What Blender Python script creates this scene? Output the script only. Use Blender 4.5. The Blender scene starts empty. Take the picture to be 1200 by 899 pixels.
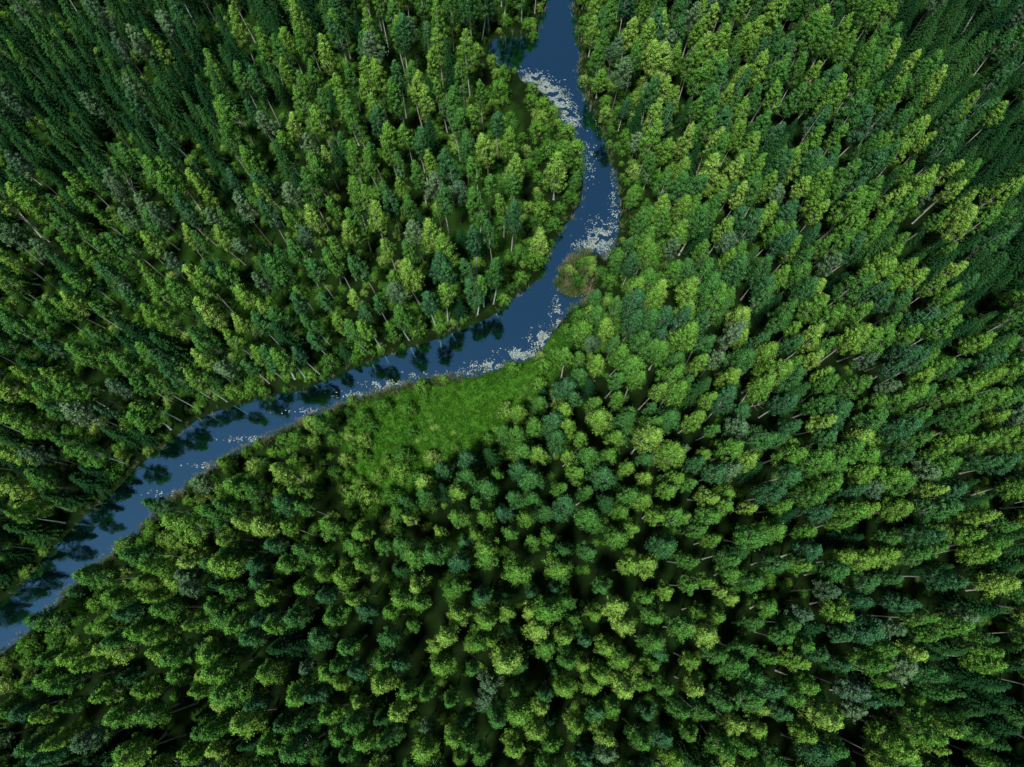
import bpy, math, random
import numpy as np
from mathutils import Vector, noise
random.seed(7); rs=np.random.RandomState(7)
sc=bpy.context.scene
col=sc.collection
# ---------------------------------------------------------------- plan data (metres)
LB=[(13,150),(9,128),(6.7,106.4),(5.2,101.4),(4.5,96.8),(1.5,97.8),(-2.8,97.6),(-4.6,94.6),(-3,91.6),(0.5,90.2),(1.9,87.9),(6.2,84.8),(8.5,79.7),(11.0,76.1),(12.1,71.7),(12.6,67.8),(12.1,63.7),(10.6,60.4),(8.0,56.6),(5.8,52.6),(4.0,47.9),(0.0,44.9),(-3.5,41.5),(-7.7,39.6),(-11.1,38.1),(-15.3,36.6),(-20.7,34.7),(-25.4,32.7),(-29.4,30.8),(-34.0,29.0),(-39.4,27.9),(-44.6,26.2),(-48.5,24.8),(-51.5,22.5),(-54.5,19.7),(-58.0,16.4),(-61.3,12.5),(-64.7,9.3),(-67.3,6.1),(-69.9,3.0),(-72.9,-1.3),(-77,-5),(-95,-19),(-150,-52)]
RB=[(18,150),(14.5,128),(11.8,106.4),(12.2,102.3),(12.6,96.5),(12.4,88.8),(14.2,82.4),(16.3,77.0),(17.4,71.7),(18.6,66.6),(18.9,61.5),(18.2,56.8),(17.3,53.6),(15.6,51.8),(14.2,53),(12.3,53.2),(9.9,51.8),(8,48.9),(8.3,46.8),(10.2,45.6),(12.2,46.1),(12.6,44.6),(10.4,43.2),(7.9,40.6),(5.6,37.0),(3.9,34.7),(0,33.4),(-5.5,31.5),(-12.3,30.8),(-17.7,29.5),(-23.1,28.0),(-27.7,26.2),(-33.6,23.6),(-38.7,20.8),(-43.8,18.2),(-48.5,14.7),(-53,10.7),(-56.2,6.9),(-59.5,3.7),(-62.9,.4),(-66.2,-3),(-69.6,-6.8),(-75,-11.6),(-92,-26),(-146,-61)]
MEADOW=[(-24.7,14.1),(-24.5,20),(-22.6,26.5),(-16.3,29.6),(-5.5,31),(2.5,33.4),(6.5,36.6),(9,37),(4,28.5),(-4.3,21),(-12.2,16.4),(-18.5,12.2),(-23,11)]
BUSHY=[(-8,91),(-2,89.5),(6.2,84.3),(9.9,76.3),(12.3,67.5),(11.1,60.5),(5,51.6),(3.5,48.9),(0,46),(1,52.2),(2,60.4),(1,68.1),(-4,78)]
def smooth(pts,n=5):
    out=[]
    P=[Vector(p) for p in pts]
    for i in range(len(P)-1):
        p0=P[max(i-1,0)];p1=P[i];p2=P[i+1];p3=P[min(i+2,len(P)-1)]
        for k in range(n):
            t=k/n
            q=0.5*((2*p1)+(p2-p0)*t+(2*p0-5*p1+4*p2-p3)*t*t+(3*p1-p0-3*p2+p3)*t**3)
            j=0.5*noise.noise((q.x*.6,q.y*.6,3.1))+.35*noise.noise((q.x*1.7,q.y*1.7,9.1))
            out.append((q.x+j,q.y+j*.7))
    out.append(tuple(P[-1])); return out
Ls=smooth(LB); Rs=smooth(RB)
RIVER=np.array(Ls+Rs[::-1])
def inside(P,poly):
    poly=np.asarray(poly); x=P[:,0];y=P[:,1]; r=np.zeros(len(P),bool)
    n=len(poly)
    for i in range(n):
        x1,y1=poly[i];x2,y2=poly[(i+1)%n]
        if y1==y2: continue
        cnd=((y1>y)!=(y2>y))&(x<(x2-x1)*(y-y1)/(y2-y1)+x1)
        r^=cnd
    return r
def dist(P,line,closed=False):
    line=np.asarray(line); d=np.full(len(P),1e9)
    n=len(line)-(0 if closed else 1)
    for i in range(n):
        a=line[i];b=line[(i+1)%len(line)];ab=b-a;L=max(ab@ab,1e-9)
        t=np.clip(((P-a)@ab)/L,0,1)
        q=P-a-t[:,None]*ab
        d=np.minimum(d,(q**2).sum(1))
    return np.sqrt(d)
def sdf(P,poly):
    d=dist(P,poly,True); return np.where(inside(P,poly),-d,d)
# ---------------------------------------------------------------- materials
def newmat(name):
    m=bpy.data.materials.new(name); m.use_nodes=True
    nt=m.node_tree; nt.nodes.clear(); return m,nt,nt.nodes,nt.links
def ramp(N,stops):
    r=N.new('ShaderNodeValToRGB'); e=r.color_ramp.elements
    while len(e)<len(stops): e.new(0.5)
    for i,(p,cc) in enumerate(stops): e[i].position=p; e[i].color=(*cc,1)
    return r
def foliage(name,stops,trans=.22,lo=.16,hi=2.0):
    m,nt,N,K=newmat(name)
    out=N.new('ShaderNodeOutputMaterial')
    oi=N.new('ShaderNodeObjectInfo')
    nz=N.new('ShaderNodeTexNoise'); nz.inputs['Scale'].default_value=.05; nz.inputs['Detail'].default_value=2
    K.new(oi.outputs['Location'],nz.inputs['Vector'])
    ma=N.new('ShaderNodeMath');ma.operation='MULTIPLY_ADD'
    K.new(nz.outputs[0],ma.inputs[0]);ma.inputs[1].default_value=.9;ma.inputs[2].default_value=-.45
    mb=N.new('ShaderNodeMath');mb.operation='ADD';mb.use_clamp=True
    K.new(ma.outputs[0],mb.inputs[0]);K.new(oi.outputs['Random'],mb.inputs[1])
    r=ramp(N,stops);K.new(mb.outputs[0],r.inputs[0])
    at=N.new('ShaderNodeAttribute');at.attribute_name='tint_shade'
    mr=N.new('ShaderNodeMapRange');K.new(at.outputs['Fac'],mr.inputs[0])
    mr.inputs[3].default_value=lo;mr.inputs[4].default_value=hi  # painted crown shading: scales leaf colour from dark insides to bright tops
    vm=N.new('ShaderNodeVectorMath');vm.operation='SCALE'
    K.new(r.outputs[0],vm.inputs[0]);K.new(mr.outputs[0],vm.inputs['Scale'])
    df=N.new('ShaderNodeBsdfDiffuse');tr=N.new('ShaderNodeBsdfTranslucent')
    K.new(vm.outputs[0],df.inputs[0])
    tm=N.new('ShaderNodeVectorMath');tm.operation='MULTIPLY';K.new(vm.outputs[0],tm.inputs[0]);tm.inputs[1].default_value=(1.15,1.2,.6)
    K.new(tm.outputs[0],tr.inputs[0])
    mx=N.new('ShaderNodeMixShader');mx.inputs[0].default_value=trans
    K.new(df.outputs[0],mx.inputs[1]);K.new(tr.outputs[0],mx.inputs[2])
    K.new(mx.outputs[0],out.inputs[0]); return m
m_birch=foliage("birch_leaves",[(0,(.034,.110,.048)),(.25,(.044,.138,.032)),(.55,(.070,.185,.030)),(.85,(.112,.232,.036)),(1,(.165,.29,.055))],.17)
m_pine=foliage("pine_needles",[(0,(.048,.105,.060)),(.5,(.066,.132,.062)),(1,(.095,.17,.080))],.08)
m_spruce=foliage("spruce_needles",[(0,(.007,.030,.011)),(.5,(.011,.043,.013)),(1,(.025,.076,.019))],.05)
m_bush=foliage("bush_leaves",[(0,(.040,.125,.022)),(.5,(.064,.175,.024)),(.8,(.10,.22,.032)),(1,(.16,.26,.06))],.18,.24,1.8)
def bark(name,cs,scale):
    m,nt,N,K=newmat(name); out=N.new('ShaderNodeOutputMaterial')
    p=N.new('ShaderNodeBsdfPrincipled');p.inputs['Roughness'].default_value=.8
    tc=N.new('ShaderNodeTexCoord');mp=N.new('ShaderNodeMapping');mp.inputs['Scale'].default_value=(3,3,scale)
    nz=N.new('ShaderNodeTexNoise');nz.inputs['Scale'].default_value=1.5;nz.inputs['Detail'].default_value=4
    K.new(tc.outputs['Object'],mp.inputs[0]);K.new(mp.outputs[0],nz.inputs['Vector'])
    r=ramp(N,cs);K.new(nz.outputs[0],r.inputs[0]);K.new(r.outputs[0],p.inputs['Base Color']);K.new(p.outputs[0],out.inputs[0]);return m
b_birch=bark("birch_bark",[(.32,(.08,.08,.07)),(.42,(.46,.47,.43)),(1,(.72,.73,.69))],1.2)
b_pine=bark("pine_bark",[(.3,(.08,.075,.065)),(.7,(.17,.165,.14))],1)
b_spruce=bark("spruce_bark",[(.3,(.05,.04,.03)),(.7,(.12,.10,.075))],1)
# ---------------------------------------------------------------- mesh helpers
def mesh_from(name,V,F,mat,tint_shade=None):
    me=bpy.data.meshes.new(name); V=np.asarray(V,dtype=np.float32); F=np.asarray(F,dtype=np.int32)
    me.vertices.add(len(V)); me.vertices.foreach_set('co',V.ravel())
    k=F.shape[1]; me.loops.add(F.size); me.loops.foreach_set('vertex_index',F.ravel())
    me.polygons.add(len(F)); me.polygons.foreach_set('loop_start',np.arange(0,F.size,k,dtype=np.int32))
    me.update(calc_edges=True)
    if tint_shade is not None:
        a=me.attributes.new('tint_shade','FLOAT','FACE'); a.data.foreach_set('value',np.asarray(tint_shade,dtype=np.float32))
    me.materials.append(mat); me.validate(); return me
def unit(v): return v/np.maximum(np.linalg.norm(v,axis=1),1e-6)[:,None]
def quads(C,Nn,size,asp,R,tdir=None):
    n=len(C); Nn=unit(Nn)
    t=R.normal(size=(n,3)) if tdir is None else tdir
    t=unit(t-(t*Nn).sum(1)[:,None]*Nn); b=np.cross(Nn,t)
    a=size[:,None]; w=(size*asp)[:,None]
    V=np.stack([C-t*a,C-b*w+t*a*.1,C+t*a,C+b*w+t*a*.1],1).reshape(-1,3)
    return V,np.arange(4*n).reshape(-1,4)
def clump_cloud(R,centers,radii,per,ls,asp=.62,flat=1.0,ctint_shade=None):
    C=[];Nn=[];S=[];T=[]
    for i,(c0,r) in enumerate(zip(centers,radii)):
        n=int(per*(r/np.mean(radii))**1.5)+4
        d=unit(R.normal(size=(n,3))+np.array([0,0,.45]))
        rr=r*R.uniform(.35,1.5,n)
        p=d*rr[:,None]*np.array([1,1,flat])+c0
        C.append(p);Nn.append(d+R.normal(size=(n,3))*.5);S.append(ls*R.uniform(.6,1.35,n))
        ti=.48+.26*d[:,2]+R.normal(size=n)*.11+(ctint_shade[i] if ctint_shade is not None else 0)  # upward leaves painted brighter like top light, plus random tone
        T.append(np.clip(ti,0,1))
    C=np.vstack(C);Nn=np.vstack(Nn);S=np.concatenate(S);T=np.concatenate(T)
    V,F=quads(C,Nn,S,asp,R); return V,F,T
def tube(path,rad,sides=6):
    V=[];F=[]
    for i,(p,r) in enumerate(zip(path,rad)):
        p=np.array(p); d=np.array(path[min(i+1,len(path)-1)])-np.array(path[max(i-1,0)]); d=d/np.linalg.norm(d)
        a=np.cross(d,[.3,1,.1]);a/=np.linalg.norm(a);b=np.cross(d,a)
        for k in range(sides):
            th=2*math.pi*k/sides; V.append(p+r*(a*math.cos(th)+b*math.sin(th)))
        if i:
            o=(i-1)*sides
            for k in range(sides): F.append((o+k,o+(k+1)%sides,o+sides+(k+1)%sides,o+sides+k))
    return V,F
def join(parts):
    V=[];F=[];o=0
    for v,f in parts:
        V+=list(v);F+=[tuple(i+o for i in q) for q in f];o+=len(v)
    return V,F
def trunk_mesh(name,R,h,r0,limbs,zlo,mat,bend=.25):
    n=9; bx,by=R.normal()*bend,R.normal()*bend
    f=lambda t:(bx*math.sin(t*2.6),by*math.sin(t*2.1),h*t)
    parts=[tube([f(i/n) for i in range(n+1)],[r0*(1-.9*i/n)*(1.5 if i==0 else 1) for i in range(n+1)],8)]
    for (p) in limbs:
        t=max(zlo,min(.93,(p[2]/h)-.13)); b=f(t); m=[(b[0]+p[0])/2,(b[1]+p[1])/2,(b[2]*.55+p[2]*.45)]
        parts.append(tube([b,m,tuple(p)],[r0*.32*(1-t*.6),r0*.2*(1-t*.6),.012],4))
    V,F=join(parts); return mesh_from(name,V,F,mat)
def broadleaf(seed,h,R0,zb,nc,per,ls,flat=.85,top=.68,cr=(.2,.44)):
    R=np.random.RandomState(seed); cs=[];rr=[];ct=[]
    lean=R.normal(size=2)*.3; ga=R.uniform(0,6)
    lob=R.uniform(.84,1.14,5)
    for i in range(nc):
        t=(i+.5)/nc; t=t**.85
        prof=(min(1,(t+.10)/.38))**.8*((1-t)**top)
        a=ga+i*2.39996+R.normal()*.3
        k=lob[int((a%(2*math.pi))/(2*math.pi)*5)%5]
        rad=R0*prof*k*R.uniform(.5,1.05)
        z=zb+(h-zb-.3)*t+R.normal()*.2
        cs.append([rad*math.cos(a)+lean[0]*t,rad*math.sin(a)+lean[1]*t,z])
        rr.append(R.uniform(*cr)*R0/1.8*(1-.3*t)); ct.append(R.normal()*.10+.55*(t-.55)+.08*(rad/R0-.4))  # painted shade: lower, inner clumps darker, upper ones brighter, with random tone
    V,F,T=clump_cloud(R,np.array(cs),np.array(rr),per,ls,flat=flat,ctint_shade=ct)
    return V,F,T,cs
def spruce(seed,h,R0,zb):
    R=np.random.RandomState(seed); C=[];Nn=[];S=[];T=[];D=[];tips=[]
    z=zb;lv=0
    while z<h-.25:
        t=(z-zb)/(h-zb); rad=R0*(1-t)**.8*R.uniform(.85,1.1)+.15; nb=int(7+6*(1-t)); a0=R.uniform(0,6)
        for j in range(nb):
            a=a0+2*math.pi*j/nb+R.normal()*.15; L=rad*R.uniform(.7,1.2); d=np.array([math.cos(a),math.sin(a),0]);pd=np.array([-d[1],d[0],0])
            ns=max(2,int(L/.22))
            for q in range(ns):
                f=(q+.7)/ns; p=d*L*f+np.array([0,0,z-.35*L*f*f+.08*L])
                for sgn in (-1,1):
                    C.append(p+pd*sgn*.13*(1.2-f)*1.3+R.normal(size=3)*.03);Nn.append(np.array([0,0,1])+d*.35+pd*sgn*.35+R.normal(size=3)*.2)
                    D.append(d+pd*sgn*.8);S.append(.22*(1.15-.5*f));T.append(np.clip(.1+.6*f+.3*t+R.normal()*.08,0,1))  # shade painted in: dark near the trunk, bright at branch tips and top
            if lv%3==0: tips.append([d[0]*L*.8,d[1]*L*.8,z-.1])
        z+=.34+.35*(1-t);lv+=1
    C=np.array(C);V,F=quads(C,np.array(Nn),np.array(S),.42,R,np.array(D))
    return V,F,np.array(T),tips
birchV=[];pineV=[];spruceV=[];bushV=[]
specs=[(13.6,1.9,5.9,116,48),(13,1.75,5.6,108,48),(14.4,2.05,6.2,120,48),(12.6,1.8,5.2,106,48),(14.2,1.5,7.8,84,48),(13.2,2.2,5.6,124,48),(14.6,1.55,8.0,84,48),(13.8,1.9,6.0,110,48),(8.5,2.1,1.4,108,46),(10.3,2.0,3.0,108,46)]
for i,(h,r,zb,nc,per) in enumerate(specs):
    V,F,T,cs=broadleaf(100+i,h,r,zb,nc,per,.094)
    R=np.random.RandomState(i)
    birchV.append((trunk_mesh("birch_trunk",R,h-.6,.115,cs[:40:3],.38 if i<8 else .1,b_birch,.35),mesh_from("birch_crown",V,F,m_birch,T),h,zb,r))
for i,(h,r,zb) in enumerate([(13,1.6,7.4),(14,1.8,8),(12.5,1.5,6.8)]):
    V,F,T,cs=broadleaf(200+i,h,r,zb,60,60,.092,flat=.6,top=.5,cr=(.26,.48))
    pineV.append((trunk_mesh("pine_trunk",np.random.RandomState(i),h-.5,.11,cs,.5,b_pine,.2),mesh_from("pine_crown",V,F,m_pine,T),h,zb,r))
for i,(h,r,zb) in enumerate([(10,1.9,1.2),(12,2.0,1.8),(8.5,1.7,.8),(11,1.7,1.5)]):
    V,F,T,tips=spruce(300+i,h,r,zb)
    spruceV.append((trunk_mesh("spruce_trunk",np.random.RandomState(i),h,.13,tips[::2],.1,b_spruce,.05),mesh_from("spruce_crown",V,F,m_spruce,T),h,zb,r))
for i in range(5):
    R=np.random.RandomState(400+i); n=26; cs=[];rr=[]
    for k in range(n):
        a=k*2.4+R.normal()*.3; q=math.sqrt((k+.5)/n)*1.1; cs.append([q*math.cos(a)*R.uniform(.85,1.15),q*math.sin(a),(2.4-1.8*q*q/1.25)*R.uniform(.85,1.1)]);rr.append(R.uniform(.22,.40))
    V,F,T=clump_cloud(R,np.array(cs),np.array(rr),54,.078,flat=.85,ctint_shade=[.38*(p[2]-1.4)/1.3+R.normal()*.1 for p in cs])  # bush shading painted by height: low clumps dark, top clumps bright
    parts=[tube([(0,0,0),(p[0]*.4,p[1]*.4,p[2]*.55),tuple(p)],[.04,.03,.01],4) for p in cs]
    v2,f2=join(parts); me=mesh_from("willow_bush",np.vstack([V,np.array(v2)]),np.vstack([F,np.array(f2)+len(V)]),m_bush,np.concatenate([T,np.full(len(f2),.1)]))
    me.materials.append(b_spruce); mi=np.zeros(len(me.polygons),np.int32); mi[len(F):]=1; me.polygons.foreach_set('material_index',mi)
    bushV.append(me)
def tuft(name,seed,n,h,w,spread,mat):
    R=np.random.RandomState(seed);V=[];F=[];T=[]
    for k in range(n):
        a=R.uniform(0,6.28);r=spread*math.sqrt(R.uniform());p=np.array([r*math.cos(a),r*math.sin(a),0]);b=R.uniform(0,6.28)
        d=np.array([math.cos(b),math.sin(b),0])*R.uniform(.15,.6)*h;hh=h*R.uniform(.6,1.1);e=np.array([-math.sin(b),math.cos(b),0])*w
        q=[p-e,p+e,p+d*.35+[0,0,hh*.6]+e*.8,p+d*.35+[0,0,hh*.6]-e*.8,p+d+[0,0,hh]+e*.2,p+d+[0,0,hh]-e*.2]
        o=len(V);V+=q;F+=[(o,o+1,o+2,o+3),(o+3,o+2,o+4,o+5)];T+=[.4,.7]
    return mesh_from(name,V,F,mat,T)
# ---------------------------------------------------------------- ground
def axis(lo,hi,st,ext): 
    a=np.arange(lo,hi+.01,st); return np.concatenate([-np.array(ext[::-1])+lo,a,np.array(ext)+hi])
ext=[3,8,18,40,90,200,450,1000,2500]
gx=axis(-125,125,.7,ext);gy=axis(-58,140,.7,ext)
X,Y=np.meshgrid(gx,gy);P=np.stack([X.ravel(),Y.ravel()],1)
S=sdf(P,RIVER)
def vnoise(P,sc_,seed):
    R=np.random.RandomState(seed);out=np.zeros(len(P))
    for k in range(7):
        a=R.uniform(0,6.28);f=sc_*R.uniform(.6,1.7);out+=np.sin((P[:,0]*math.cos(a)+P[:,1]*math.sin(a))*f+R.uniform(0,6.28))
    return out/7
def height_of(P,S):
    bank=np.clip(S,-3,0)*.45+np.where(S>0,np.minimum(S*.35,.45),0)
    far=np.clip(1-np.maximum(np.abs(P[:,0])-125,0)/60,0,1)
    return bank+np.clip(S/6,0,1)*(.35*vnoise(P,.12,1)+.12*vnoise(P,.7,2))*far-.02
Z=height_of(P,S)
mz=np.clip(.9-sdf(P,MEADOW)/2.5+.6*vnoise(P,.9,8),0,1)
lm=dist(P,Ls)<dist(P,Rs)
mz=np.maximum(mz,np.where(lm&(S>5)&(P[:,0]>-95)&(P[:,0]<2),.22*np.clip(.3+vnoise(P,.15,21)*2,0,1),0))
nx,ny=len(gx),len(gy)
idx=np.arange(nx*ny).reshape(ny,nx)
F=np.stack([idx[:-1,:-1],idx[:-1,1:],idx[1:,1:],idx[1:,:-1]],-1).reshape(-1,4)
m,nt,N,K=newmat("forest_floor");out=N.new('ShaderNodeOutputMaterial');p=N.new('ShaderNodeBsdfDiffuse')
tc=N.new('ShaderNodeTexCoord')
n1=N.new('ShaderNodeTexNoise');n1.inputs['Scale'].default_value=.5;n1.inputs['Detail'].default_value=8;K.new(tc.outputs['Object'],n1.inputs['Vector'])
n2=N.new('ShaderNodeTexNoise');n2.inputs['Scale'].default_value=1.2;n2.inputs['Detail'].default_value=6;K.new(tc.outputs['Object'],n2.inputs['Vector'])
r1=ramp(N,[(.3,(.006,.010,.004)),(.55,(.008,.020,.005)),(.75,(.014,.036,.008))]);K.new(n1.outputs[0],r1.inputs[0])
r2=ramp(N,[(.3,(.036,.12,.012)),(.6,(.050,.155,.015)),(.8,(.062,.175,.020))]);K.new(n2.outputs[0],r2.inputs[0])
at=N.new('ShaderNodeAttribute');at.attribute_name='meadow'
mx=N.new('ShaderNodeMix');mx.data_type='RGBA';K.new(at.outputs['Fac'],mx.inputs[0]);K.new(r1.outputs[0],mx.inputs[6]);K.new(r2.outputs[0],mx.inputs[7])
K.new(mx.outputs[2],p.inputs[0])
K.new(p.outputs[0],out.inputs[0])
gm=mesh_from("ground",np.column_stack([P,Z]),F,m)
a=gm.attributes.new('meadow','FLOAT','POINT');a.data.foreach_set('value',mz.astype(np.float32))
gm.polygons.foreach_set('use_smooth',np.ones(len(gm.polygons),bool))
def add(name,data,parent=None,**kw):
    o=bpy.data.objects.new(name,data);col.objects.link(o)
    if parent: o.parent=parent
    for k,v in kw.items(): o[k]=v
    return o
add("ground",gm,kind="structure",label="dark mossy forest floor with green riverside meadow",category="ground")
# ---------------------------------------------------------------- water
m,nt,N,K=newmat("river_water");out=N.new('ShaderNodeOutputMaterial')
p=N.new('ShaderNodeBsdfPrincipled');p.inputs['Base Color'].default_value=(.001,.003,.005,1);p.inputs['Roughness'].default_value=.06
g=N.new('ShaderNodeBsdfGlossy');g.inputs['Roughness'].default_value=.05;g.inputs['Color'].default_value=(.34,.80,1,1)
tc=N.new('ShaderNodeTexCoord');n1=N.new('ShaderNodeTexNoise');n1.inputs['Scale'].default_value=.9;n1.inputs['Detail'].default_value=4;K.new(tc.outputs['Object'],n1.inputs['Vector'])
bp=N.new('ShaderNodeBump');bp.inputs['Strength'].default_value=.2;bp.inputs['Distance'].default_value=.08;K.new(n1.outputs[0],bp.inputs['Height'])
K.new(bp.outputs[0],p.inputs['Normal']);K.new(bp.outputs[0],g.inputs['Normal'])
ms=N.new('ShaderNodeMixShader');ms.inputs[0].default_value=.66;K.new(p.outputs[0],ms.inputs[1]);K.new(g.outputs[0],ms.inputs[2]);K.new(ms.outputs[0],out.inputs[0])
keep=(S.reshape(ny,nx)<1.6)
kc=keep[:-1,:-1]|keep[1:,1:]|keep[:-1,1:]|keep[1:,:-1]
lim=(np.abs(X)<126)&(Y<141)&(Y>-59);kc&=lim[:-1,:-1]
cellidx=np.stack([idx[:-1,:-1],idx[:-1,1:],idx[1:,1:],idx[1:,:-1]],-1)[kc]
u,inv=np.unique(cellidx.ravel(),return_inverse=True)
wm=mesh_from("river",np.column_stack([P[u],np.zeros(len(u))]),inv.reshape(-1,4),m)
add("river",wm,kind="structure",label="calm blue winding river reflecting the sky",category="river")
# ---------------------------------------------------------------- camera
cd=bpy.data.cameras.new("camera");cam=bpy.data.objects.new("camera",cd);col.objects.link(cam)
TH=math.atan(230/800);cam.location=(0,0,105);cam.rotation_euler=(TH,0,0);cd.lens=24;cd.sensor_width=36;cd.clip_end=6000;cd.clip_start=.5;sc.camera=cam
ct,st_=math.cos(TH),math.sin(TH)
def proj(x,y,z):
    dz=z-105;f=y*st_-dz*ct;uu=y*ct+dz*st_
    return 600+800*x/f,449.5-800*uu/f,f
# ---------------------------------------------------------------- tree placement
nC=40000
C=np.column_stack([rs.uniform(-118,118,nC),rs.uniform(-48,130,nC)])
# a close row of trees standing on the outer bank
row=[];acc=0
for i in range(len(Ls)-1):
    (x1,y1),(x2,y2)=Ls[i],Ls[i+1];L=math.hypot(x2-x1,y2-y1);acc+=L
    if acc>1.9 and x1<3 and x1>-85 and y1<45:
        nxv,nyv=(y2-y1)/L,-(x2-x1)/L
        o=random.uniform(1.2,2.6);c1=(x1+nxv*o,y1+nyv*o);c2=(x1-nxv*o,y1-nyv*o);row.append((c1,c2));acc=0
pick=[];
for c1,c2 in row:
    s1,s2=sdf(np.array([c1,c2]),RIVER);pick.append(c1 if s1>s2 else c2)
nrow=len(pick);C=np.vstack([np.array(pick),C]);nC=len(C)
Sr=sdf(C,RIVER);Sm=sdf(C,MEADOW);Sb=sdf(C,BUSHY)
nzd=vnoise(C,.16,5)
def blob(P,x,y,r): return np.exp(-((P[:,0]-x)**2+(P[:,1]-y)**2)/(r*r))
dark=1.3*blob(C,-74,90,24)+blob(C,-38,104,13)+1.4*blob(C,-100,102,38)+.7*blob(C,-92,34,12)  # left spruce stands, enlarged so the upper-left corner darkens like a vignette
dark2=blob(C,80,38,14)+blob(C,66,-18,10)+1.3*blob(C,94,68,20)+1.4*blob(C,90,106,32)+.9*blob(C,84,6,13)+.7*blob(C,-62,-28,12)  # right and bottom spruce stands, with extra added to imitate vignette darkening
open_=blob(C,-84,58,8)+.7*blob(C,-62,62,4)+.8*blob(C,36,25,3.5)+.5*blob(C,-8,66,4)
leftmask=dist(C,Ls)<dist(C,Rs)
cellsz=3.0;grid={};T=[]
for i in range(nC):
    x,y=C[i]; isrow=i<nrow
    if Sr[i]<(.8 if leftmask[i] else 1.2) or Sm[i]<1.5: continue
    if not leftmask[i] and y<50 and Sr[i]<(9 if -80<x<-20 else 4.5) and x>-82 and random.random()<.96: continue
    if 6<x<16 and 44<y<55: continue
    if 4<x<12 and 33<y<46 and random.random()<.6: continue
    if -34<x<-18 and 7<y<27 and random.random()<.88: continue
    if Sb[i]<1.2 and (y>72 or random.random()<.97): continue
    if -11<x<8 and 78<y<92 and random.random()<.93: continue
    if random.random()<open_[i] and not isrow: continue
    md=2.38+.4*nzd[i]+random.uniform(-.35,.4)-.1*min(1,dark[i])
    if leftmask[i] and x<2 and Sr[i]>6: md+=.45
    if isrow: md=1.3
    gxk,gyk=int(x//cellsz),int(y//cellsz);ok=True
    for a in range(-2,3):
        for b in range(-2,3):
            for (px,py) in grid.get((gxk+a,gyk+b),()):
                if (px-x)**2+(py-y)**2<md*md: ok=False;break
            if not ok:break
        if not ok:break
    if not ok: continue
    grid.setdefault((gxk,gyk),[]).append((x,y))
    ps=.05+.75*min(1,dark[i])+.75*min(1,dark2[i])+(.04 if leftmask[i] else .02)
    if Sr[i]<7: ps=.22 if (leftmask[i] and x<0) else .03
    pp=.04 if not leftmask[i] else .08
    r=random.random();kind='spruce' if r<ps else ('pine' if r<ps+pp else 'birch')
    T.append((kind,x,y,Sr[i],leftmask[i],Sm[i]))
gz=lambda x,y,s:float(height_of(np.array([[x,y]]),np.array([s]))[0])
items={'birch':[],'pine':[],'spruce':[]}
VAR={'birch':birchV,'pine':pineV,'spruce':spruceV}
for kind,x,y,s_,lf,sm in T:
    vs=VAR[kind];k=random.randrange(len(vs)) if kind!='birch' else random.choice((0,1,2,3,5,7,0,2,7,4,6))
    if kind=='birch' and lf and random.random()<.45: k=random.choice((4,6))
    tallbank=lf and x<4
    if kind=='birch' and (s_<4.5 or sm<4) and random.random()<(.2 if tallbank else .8): k=random.choice((8,9))
    h,zb,r=vs[k][2:]
    sz=random.gauss(1.0,.11) if kind!='spruce' else random.gauss(.95,.16)
    sz=max(.6,min(1.24,sz)); 
    if s_<2.5 and kind=='birch' and not tallbank: sz*=random.uniform(.6,.9)
    sx=sz**.7*random.uniform(.8,1.18)
    if y<12 and abs(x)<30: sx*=.93
    z=gz(x,y,s_)
    a=proj(x,y,z+zb*sz);b=proj(x,y,z+h*sz)
    cx,cy=(a[0]+b[0])/2,(a[1]+b[1])/2
    inv_=0<cx<1200 and 0<cy<899
    w=2*r*sx*800/b[2];area=w*(math.hypot(a[0]-b[0],a[1]-b[1])+w) if inv_ else 0
    items[kind].append((area,k,x,y,z,sx,sz,s_))
def lab(kind,s_,sx,sz):
    where="at the river bank" if s_<8 else "in dense forest"
    if kind=='birch':
        t="tall slender" if sz>1.05 else ("small young" if sz<.8 else "leafy green")
        return f"{t} birch tree with pale trunk {where}"
    if kind=='pine': return f"grey-green pine tree with bare trunk {where}"
    return f"dark green conical spruce tree {where}"
def make_points(name,recs,offset=0):
    me=bpy.data.meshes.new(name);me.vertices.add(len(recs))
    me.vertices.foreach_set('co',np.array([(r[0],r[1],r[2]) for r in recs],dtype=np.float32).ravel())
    a=me.attributes.new('rot','FLOAT_VECTOR','POINT');a.data.foreach_set('vector',np.array([r[3] for r in recs],dtype=np.float32).ravel())
    a=me.attributes.new('scl','FLOAT_VECTOR','POINT');a.data.foreach_set('vector',np.array([r[4] for r in recs],dtype=np.float32).ravel())
    a=me.attributes.new('idx','INT','POINT');a.data.foreach_set('value',np.array([r[5] for r in recs],dtype=np.int32));return me
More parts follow.
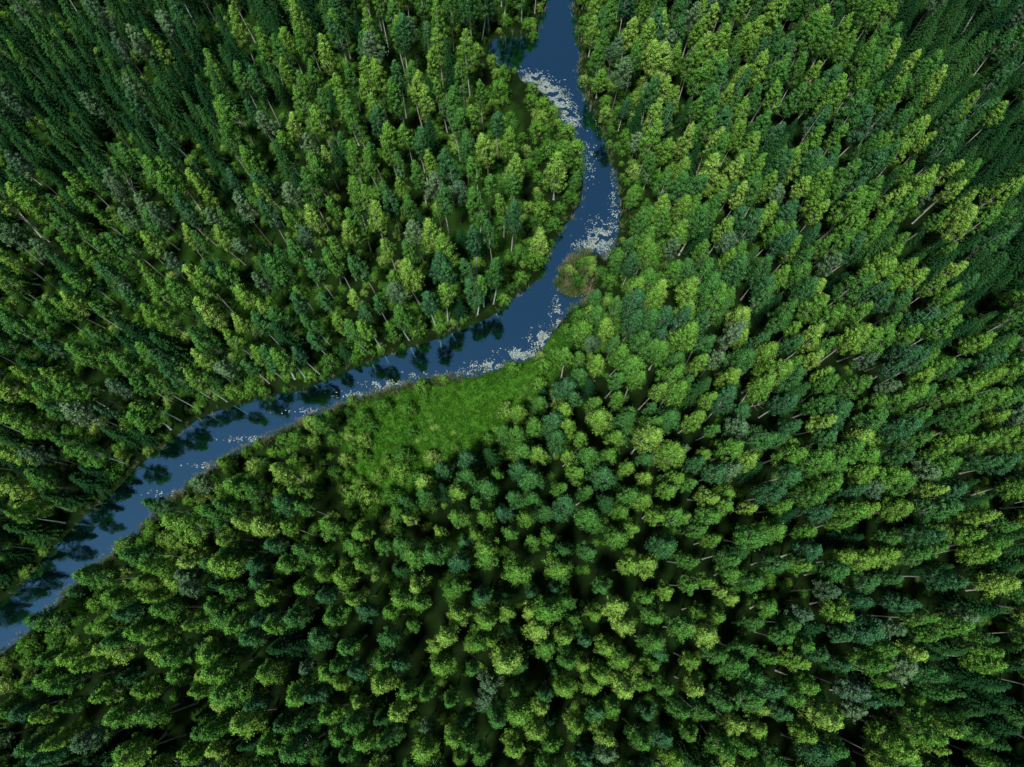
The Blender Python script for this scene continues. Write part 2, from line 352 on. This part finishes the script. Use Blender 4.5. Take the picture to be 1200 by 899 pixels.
def scatter(obj,variants):
    ng=bpy.data.node_groups.new(obj.name+"_scatter",'GeometryNodeTree')
    ng.interface.new_socket("Geometry",in_out='INPUT',socket_type='NodeSocketGeometry');ng.interface.new_socket("Geometry",in_out='OUTPUT',socket_type='NodeSocketGeometry')
    N=ng.nodes;K=ng.links;gi=N.new('NodeGroupInput');go=N.new('NodeGroupOutput')
    J=N.new('GeometryNodeJoinGeometry')
    for v in variants:
        g2=N.new('GeometryNodeGeometryToInstance')
        j=N.new('GeometryNodeJoinGeometry')
        for src in v:
            oi=N.new('GeometryNodeObjectInfo');oi.transform_space='ORIGINAL';oi.inputs['Object'].default_value=src;K.new(oi.outputs['Geometry'],j.inputs[0])
        K.new(j.outputs[0],g2.inputs[0]);K.new(g2.outputs[0],J.inputs[0])
    ip=N.new('GeometryNodeInstanceOnPoints');K.new(gi.outputs[0],ip.inputs['Points']);K.new(J.outputs[0],ip.inputs['Instance'])
    ip.inputs['Pick Instance'].default_value=True
    for nm,ty,sock in (('idx','INT','Instance Index'),('rot','FLOAT_VECTOR','Rotation'),('scl','FLOAT_VECTOR','Scale')):
        na=N.new('GeometryNodeInputNamedAttribute');na.data_type=ty;na.inputs['Name'].default_value=nm;K.new(na.outputs['Attribute'],ip.inputs[sock])
    K.new(ip.outputs[0],go.inputs[0])
    md=obj.modifiers.new("scatter",'NODES');md.node_group=ng
def build(kind,limit):
    L=sorted(items[kind],key=lambda t:-t[0]);ind=[t for t in L[:limit] if t[0]>0];rest=L[len(ind):]
    have={t[1] for t in ind}
    for k in range(len(VAR[kind])):
        if k not in have:
            c=[t for t in rest if t[1]==k]
            if c: rest.append(ind[-1-k]);ind[-1-k]=c[0];rest.remove(c[0])
    srcs={}
    for (ar,k,x,y,z,sx,sz,s_) in ind:
        e=add(kind+"_tree",None);e.empty_display_size=.5;e.location=(x,y,z);e.rotation_euler=(random.gauss(0,.03),random.gauss(0,.03),random.uniform(0,6.28));e.scale=(sx,sx,sz)
        e['label']=lab(kind,s_,sx,sz);e['category']=kind+" tree";e['group']=kind+" trees of the riverside forest"
        t=add("trunk",VAR[kind][k][0],e);cr=add("crown",VAR[kind][k][1],e);srcs.setdefault(k,(t,cr))
    if rest:
        ks=sorted(srcs,reverse=True)
        recs=[(x,y,z,(random.gauss(0,.03),random.gauss(0,.03),random.uniform(0,6.28)),(sx,sx,sz),ks.index(k) if k in ks else 0) for (ar,k,x,y,z,sx,sz,s_) in rest]
        o=add(kind+"_forest",make_points(kind+"_forest",recs),kind="stuff",label=f"dense {kind} forest covering the river valley",category="forest")
        scatter(o,[srcs[k] for k in sorted(ks)])
        return o,srcs,ks,recs
info=build('birch',300);build('pine',300);build('spruce',300)
dg=bpy.context.evaluated_depsgraph_get();o,srcs,ks,recs=info
good=bad=0
try:
    mats=[]
    for inst in dg.object_instances:
        if inst.is_instance and inst.parent and inst.parent.original==o:
            mats.append((tuple(round(v,2) for v in inst.matrix_world.translation[:2]),len(inst.object.data.vertices)))
            if len(mats)>500: break
    want={ (round(float(np.float32(r[0])),2),round(float(np.float32(r[1])),2)):r[5] for r in recs}
    cnt={k:len(birchV[k][0].vertices)+len(birchV[k][1].vertices) for k in range(len(birchV))}
    for p,n_ in mats:
        if p in want:
            if cnt[ks[want[p]]]==n_: good+=1
            else: bad+=1
except Exception as ex:
    print("order check failed",ex)
if bad>good:
    for nm in ('birch_forest','pine_forest','spruce_forest'):
        ob=bpy.data.objects.get(nm)
        if ob:
            nv=len([n for n in ob.modifiers[0].node_group.nodes if n.bl_idname=='GeometryNodeGeometryToInstance'])
            for v in ob.data.attributes['idx'].data: v.value=nv-1-v.value
# ---------------------------------------------------------------- dead trees
R=np.random.RandomState(55);dm=[]
for i in range(3):
    lm_=[[R.uniform(.4,1.1)*math.cos(a),R.uniform(.4,1.1)*math.sin(a),R.uniform(6,12)] for a in R.uniform(0,6.28,9)]
    dm.append(trunk_mesh("dead_tree",R,12.5,.15,lm_,.4,b_birch,.3))
for (x,y) in [(-86,104),(-79,98),(-92,92),(-84,60),(-80,56),(-88,55),(-62,61),(36,26),(-90,80),(48,88),(-70,100),(-88,98),(86,60),(90,28)]:
    o=add("dead_tree",random.choice(dm));o.location=(x,y,.1);o.rotation_euler=(random.gauss(0,.08),random.gauss(0,.08),random.uniform(0,6));q=random.uniform(.85,1.1);o.scale=(q,q,q)
    o['label']="bare pale dead tree standing among green trees";o['category']="dead tree";o['group']="dead standing trees in the forest"
# ---------------------------------------------------------------- bushes
nB=9000
C=np.column_stack([rs.uniform(-100,100,nB),rs.uniform(-30,115,nB)])
FB=[(9.6,49.6,.8),(10.8,47.4,.9),(11.6,50.6,.75),(13.4,49.4,1.0),(14.8,48.6,1.1),(8.8,38.6,1.1),(10.8,41,1.1),(6.8,34.8,1),(9.6,36.4,1.2),(13.6,43,1.1),(16,47,1.2)]
C=np.vstack([np.array([(a,b) for a,b,_ in FB]),C]);nf=len(FB)
Sr=sdf(C,RIVER);Sm=sdf(C,MEADOW);Sb=sdf(C,BUSHY);lm=dist(C,Ls)<dist(C,Rs)
g={};B=[]
for i in range(len(C)):
    x,y=C[i];s_=Sr[i];force=i<nf
    if s_<.2 and not force: continue
    if not force and 7<x<14 and 44<y<53.5: continue
    pr=0
    if Sb[i]<1.5 or (-11<x<8 and 78<y<92): pr=1
    elif s_<5: pr=1 if not (lm[i] and x<0) else .7
    elif s_<10: pr=.95 if not lm[i] else .4
    if Sm[i]<0: pr=.010+(.25 if Sm[i]>-1.6 else 0)+(.14 if x<-14 else 0)
    elif Sm[i]<5: pr=.85
    if -36<x<-17 and 6<y<28 and Sm[i]>-2.2: pr=.85
    if force: pr=2
    if random.random()>pr: continue
    sp=1.75 if Sb[i]>1 else 2.0
    ok=force or all((px-x)**2+(py-y)**2>sp**2 for a in (-1,0,1) for b in (-1,0,1) for px,py in g.get((int(x//2)+a,int(y//2)+b),()))
    if not ok: continue
    g.setdefault((int(x//2),int(y//2)),[]).append((x,y));sc_=random.uniform(.7,1.5)
    if Sb[i]<1: sc_=random.uniform(.85,1.7)
    if s_<1 and not force: sc_*=.6
    if force: sc_=FB[i][2]
    pz=proj(x,y,0);vis=(0<pz[0]<1200 and 0<pz[1]<899)
    B.append(((sc_*(2 if Sb[i]<1 or Sm[i]<2 or s_<3.5 else 1)) if vis else 0,x,y,gz(x,y,s_),sc_,s_,Sm[i]))
B.sort(key=lambda t:-t[0]);bs={}
for (ar,x,y,z,sc_,s_,sm) in B[:300]:
    k=random.randrange(5);o=add("willow_bush",bushV[k]);o.location=(x,y,max(z,0)-.1);o.rotation_euler=(0,0,random.uniform(0,6.28));o.scale=(sc_,sc_*random.uniform(.85,1.1),sc_*random.uniform(.8,1.15))
    o['label']="round green willow bush "+("on the meadow edge" if sm<3 else "along the river bank");o['category']="bush";o['group']="bushes along the river";bs.setdefault(k,(o,))
recs=[(x,y,z-.1,(0,0,random.uniform(0,6.28)),(s_2,s_2,s_2),random.randrange(5)) for (ar,x,y,z,s_2,s_,sm) in B[300:]]
nU=9000
C=np.column_stack([rs.uniform(-105,105,nU),rs.uniform(-35,115,nU)]);Sr=sdf(C,RIVER);Sm=sdf(C,MEADOW);Sb=sdf(C,BUSHY);lm=dist(C,Ls)<dist(C,Rs);hz=height_of(C,Sr)
for i in range(nU):
    if Sr[i]<1.2 or Sm[i]<0: continue
    if Sb[i]<0 and random.random()<.75: continue
    if Sr[i]>10 and random.random()<(.1 if lm[i] else .65): continue
    q=random.uniform(.35,.85 if lm[i] else .7);recs.append((C[i,0],C[i,1],hz[i]-.15,(0,0,random.uniform(0,6.28)),(q*1.15,q*1.15,q*.75),random.randrange(5)))
nU=700
C=np.column_stack([rs.uniform(-30,12,nU),rs.uniform(8,40,nU)]);Sr=sdf(C,RIVER);Sm=sdf(C,MEADOW);hz=height_of(C,Sr);nn=vnoise(C,.5,12)
for i in range(nU):
    if Sr[i]<.6 or Sm[i]>0 or nn[i]<.16: continue
    q=random.uniform(.2,.45);recs.append((C[i,0],C[i,1],hz[i]-.2,(0,0,random.uniform(0,6.28)),(q*1.3,q*1.3,q*.6),random.randrange(5)))
o=add("undergrowth",make_points("undergrowth",recs),kind="stuff",label="low leafy shrubs covering the forest floor",category="undergrowth");scatter(o,[bs[k] for k in sorted(bs)])
# ---------------------------------------------------------------- grass & reeds
def blades(name,pts,tuf,mat,label,cat,scl,jit):
    VV=[];FF=[];TT=[];o=0
    for (x,y,z) in pts:
        me=random.choice(tuf);v=me['v'];f=me['f'];t=me['t'];a=random.uniform(0,6.28);q=scl*random.uniform(.6,1.3);ca,sa=math.cos(a)*q,math.sin(a)*q
        w=np.column_stack([v[:,0]*ca-v[:,1]*sa+x,v[:,0]*sa+v[:,1]*ca+y,v[:,2]*q+z]);VV.append(w);FF.append(f+o);TT.append(np.clip(t+random.gauss(0,jit),0,1));o+=len(v)
    me=mesh_from(name,np.vstack(VV),np.vstack(FF),mat,np.concatenate(TT));return add(name,me,kind="stuff",label=label,category=cat)
def arr(me):
    v=np.empty(len(me.vertices)*3,np.float32);me.vertices.foreach_get('co',v);f=np.empty(len(me.loops),np.int32);me.loops.foreach_get('vertex_index',f);t=np.empty(len(me.polygons),np.float32);me.attributes['tint_shade'].data.foreach_get('value',t)
    return {'v':v.reshape(-1,3),'f':f.reshape(-1,4),'t':t}
def blade_mat(name,stops,ns=.35,amp=1.5,off=-.55):
    m,nt,N,K=newmat(name);out=N.new('ShaderNodeOutputMaterial');at=N.new('ShaderNodeAttribute');at.attribute_name='tint_shade'
    tc=N.new('ShaderNodeTexCoord');nz=N.new('ShaderNodeTexNoise');nz.inputs['Scale'].default_value=ns;nz.inputs['Detail'].default_value=3;K.new(tc.outputs['Object'],nz.inputs['Vector'])
    ma=N.new('ShaderNodeMath');ma.operation='MULTIPLY_ADD';K.new(nz.outputs[0],ma.inputs[0]);ma.inputs[1].default_value=amp
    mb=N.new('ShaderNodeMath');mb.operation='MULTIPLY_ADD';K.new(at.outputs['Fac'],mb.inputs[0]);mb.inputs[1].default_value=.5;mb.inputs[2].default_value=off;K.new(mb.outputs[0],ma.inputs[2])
    r=ramp(N,stops);K.new(ma.outputs[0],r.inputs[0]);d=N.new('ShaderNodeBsdfDiffuse');t=N.new('ShaderNodeBsdfTranslucent');K.new(r.outputs[0],d.inputs[0]);K.new(r.outputs[0],t.inputs[0])
    mx=N.new('ShaderNodeMixShader');mx.inputs[0].default_value=.3;K.new(d.outputs[0],mx.inputs[1]);K.new(t.outputs[0],mx.inputs[2]);K.new(mx.outputs[0],out.inputs[0]);return m
mg=blade_mat("meadow_grass",[(0,(.028,.105,.014)),(.5,(.050,.165,.016)),(1,(.085,.215,.022))],.25,2.0,-.75)
mr=blade_mat("bank_reeds",[(0,(.06,.14,.025)),(.4,(.11,.17,.045)),(.6,(.22,.22,.12)),(1,(.42,.33,.28))])
tg=[arr(tuft("t",i,12,.30,.03,.32,mg)) for i in range(4)];trd=[arr(tuft("t",i+9,10,1.1,.03,.2,mr)) for i in range(4)]
n=18000;C=np.column_stack([rs.uniform(-30,18,n),rs.uniform(6,42,n)]);a1=sdf(C,MEADOW);Sr=sdf(C,RIVER);hz=height_of(C,Sr);nn=vnoise(C,.9,8)
k=(a1<1.5+3*nn)&(Sr>.2);blades("meadow_grass",[(C[i,0],C[i,1],hz[i]-.03) for i in np.where(k)[0]],tg,mg,"bright green grass of the riverside meadow","grass",1.1,.12)
pts=[]
for line,den in ((Rs,3),(Ls,1)):
    for i in range(len(line)-1):
        (x1,y1),(x2,y2)=line[i],line[i+1];L=math.hypot(x2-x1,y2-y1);d_=den
        if line is Rs and -66<x1<-8 and y1<40: d_=12
        if line is Rs and 6<x1<14 and 44<y1<55: d_=16
        for _ in range(int(L*d_+random.random())):
            t=random.random();pts.append((x1+(x2-x1)*t+random.gauss(0,.55),y1+(y2-y1)*t+random.gauss(0,.55)))
for _ in range(260): pts.append((random.uniform(8.3,14),random.uniform(45.5,52.5)))
pa=np.array(pts);Sr=sdf(pa,RIVER);hz=np.maximum(height_of(pa,Sr),-.3)
blades("bank_reeds",[(pa[i,0],pa[i,1],hz[i]) for i in range(len(pa)) if Sr[i]>-.8],trd,mr,"tan and green reeds at the water edge","reeds",.9,.25)
# ---------------------------------------------------------------- lily pads
CL=[(3.9,88.3,1.4,.9,750),(6.6,85.6,1.2,1.1,1100),(8.8,82.6,1.1,1.5,1000),(10.8,79.3,.8,1.3,400),(13.8,70.9,.7,2.5,160),(15.3,56.0,1.2,1.6,900),(13,54.6,1.4,.6,300),(17.6,62,.4,3,200),(7.5,41.2,.5,1.6,280),(4.8,37.8,.8,1.0,420),(1.4,35.0,1.5,.5,450),(-3.5,33.1,1.6,.5,340),(-7,32,2,.3,100),(-13.7,31.5,1.8,.3,110),(-19.8,30.0,1.8,.35,220),(-24.6,28.4,1.8,.3,110),(-31,25.6,2.5,.3,100),(-40.2,21.1,2.5,.3,120),(-46.4,17,2,.3,80),(-52,12.6,2,.3,50)]
pp=[]
for (x,y,ax,ay,nn) in CL:
    for _ in range(int(nn*1.4)): pp.append((random.gauss(x,ax),random.gauss(y,ay)))
for (x,y) in Rs:
    for _ in range(4): pp.append((x+random.gauss(0,.4),y+random.gauss(0,.4)))
pa=np.array(pp);Sr=sdf(pa,RIVER);nn=np.array([noise.noise((x*.9,y*.9,5)) for x,y in pp]);V=[];F=[]
for i in range(len(pa)):
    if Sr[i]>-.12 or nn[i]<-.12: continue
    r=random.uniform(.04,.115);a0=random.uniform(0,6.28);tx,ty=random.gauss(0,.04),random.gauss(0,.04);o=len(V);zz=.012+random.uniform(0,.012)
    V.append((pa[i,0],pa[i,1],zz))
    for q in range(9):
        a=a0+.25+q*(6.28-.5)/8;dx,dy=r*math.cos(a),r*math.sin(a)*.9;V.append((pa[i,0]+dx,pa[i,1]+dy,max(.006,zz+dx*tx+dy*ty)))
    for q in range(8):F.append((o,o+1+q,o+2+q))
m,nt,N,K=newmat("lily_leaf");out=N.new('ShaderNodeOutputMaterial');p=N.new('ShaderNodeBsdfPrincipled');p.inputs['Roughness'].default_value=.5
gi=N.new('ShaderNodeNewGeometry');r=ramp(N,[(0,(.11,.16,.12)),(.5,(.20,.26,.24)),(1,(.38,.43,.44))]);K.new(gi.outputs['Random Per Island'],r.inputs[0]);K.new(r.outputs[0],p.inputs['Base Color']);K.new(p.outputs[0],out.inputs[0])  # whitish tones paint the glossy sky sheen into the pad colour
add("lily_pads",mesh_from("lily_pads",V,F,m),kind="stuff",label="pale floating lily pads clustered on the river",category="lily pads")
# ---------------------------------------------------------------- light
w=bpy.data.worlds.new("World");sc.world=w;w.use_nodes=True;N=w.node_tree.nodes;bg=N['Background'];sk=N.new('ShaderNodeTexSky');sk.sky_type='NISHITA';sk.sun_disc=False
el,az=math.radians(66),math.radians(-155)
sk.sun_elevation=el;sk.sun_rotation=az;w.node_tree.links.new(sk.outputs[0],bg.inputs[0]);bg.inputs[1].default_value=.06
sd=bpy.data.lights.new("sun",'SUN');sd.energy=5;sd.angle=math.radians(9);sd.color=(1,.97,.88);so=bpy.data.objects.new("sun",sd);col.objects.link(so)
dirv=Vector((math.sin(az)*math.cos(el),math.cos(az)*math.cos(el),math.sin(el)));so.rotation_euler=dirv.to_track_quat('Z','Y').to_euler();so.location=(0,0,60)
sc.view_settings.view_transform='Standard';sc.view_settings.look='None';sc.view_settings.exposure=0
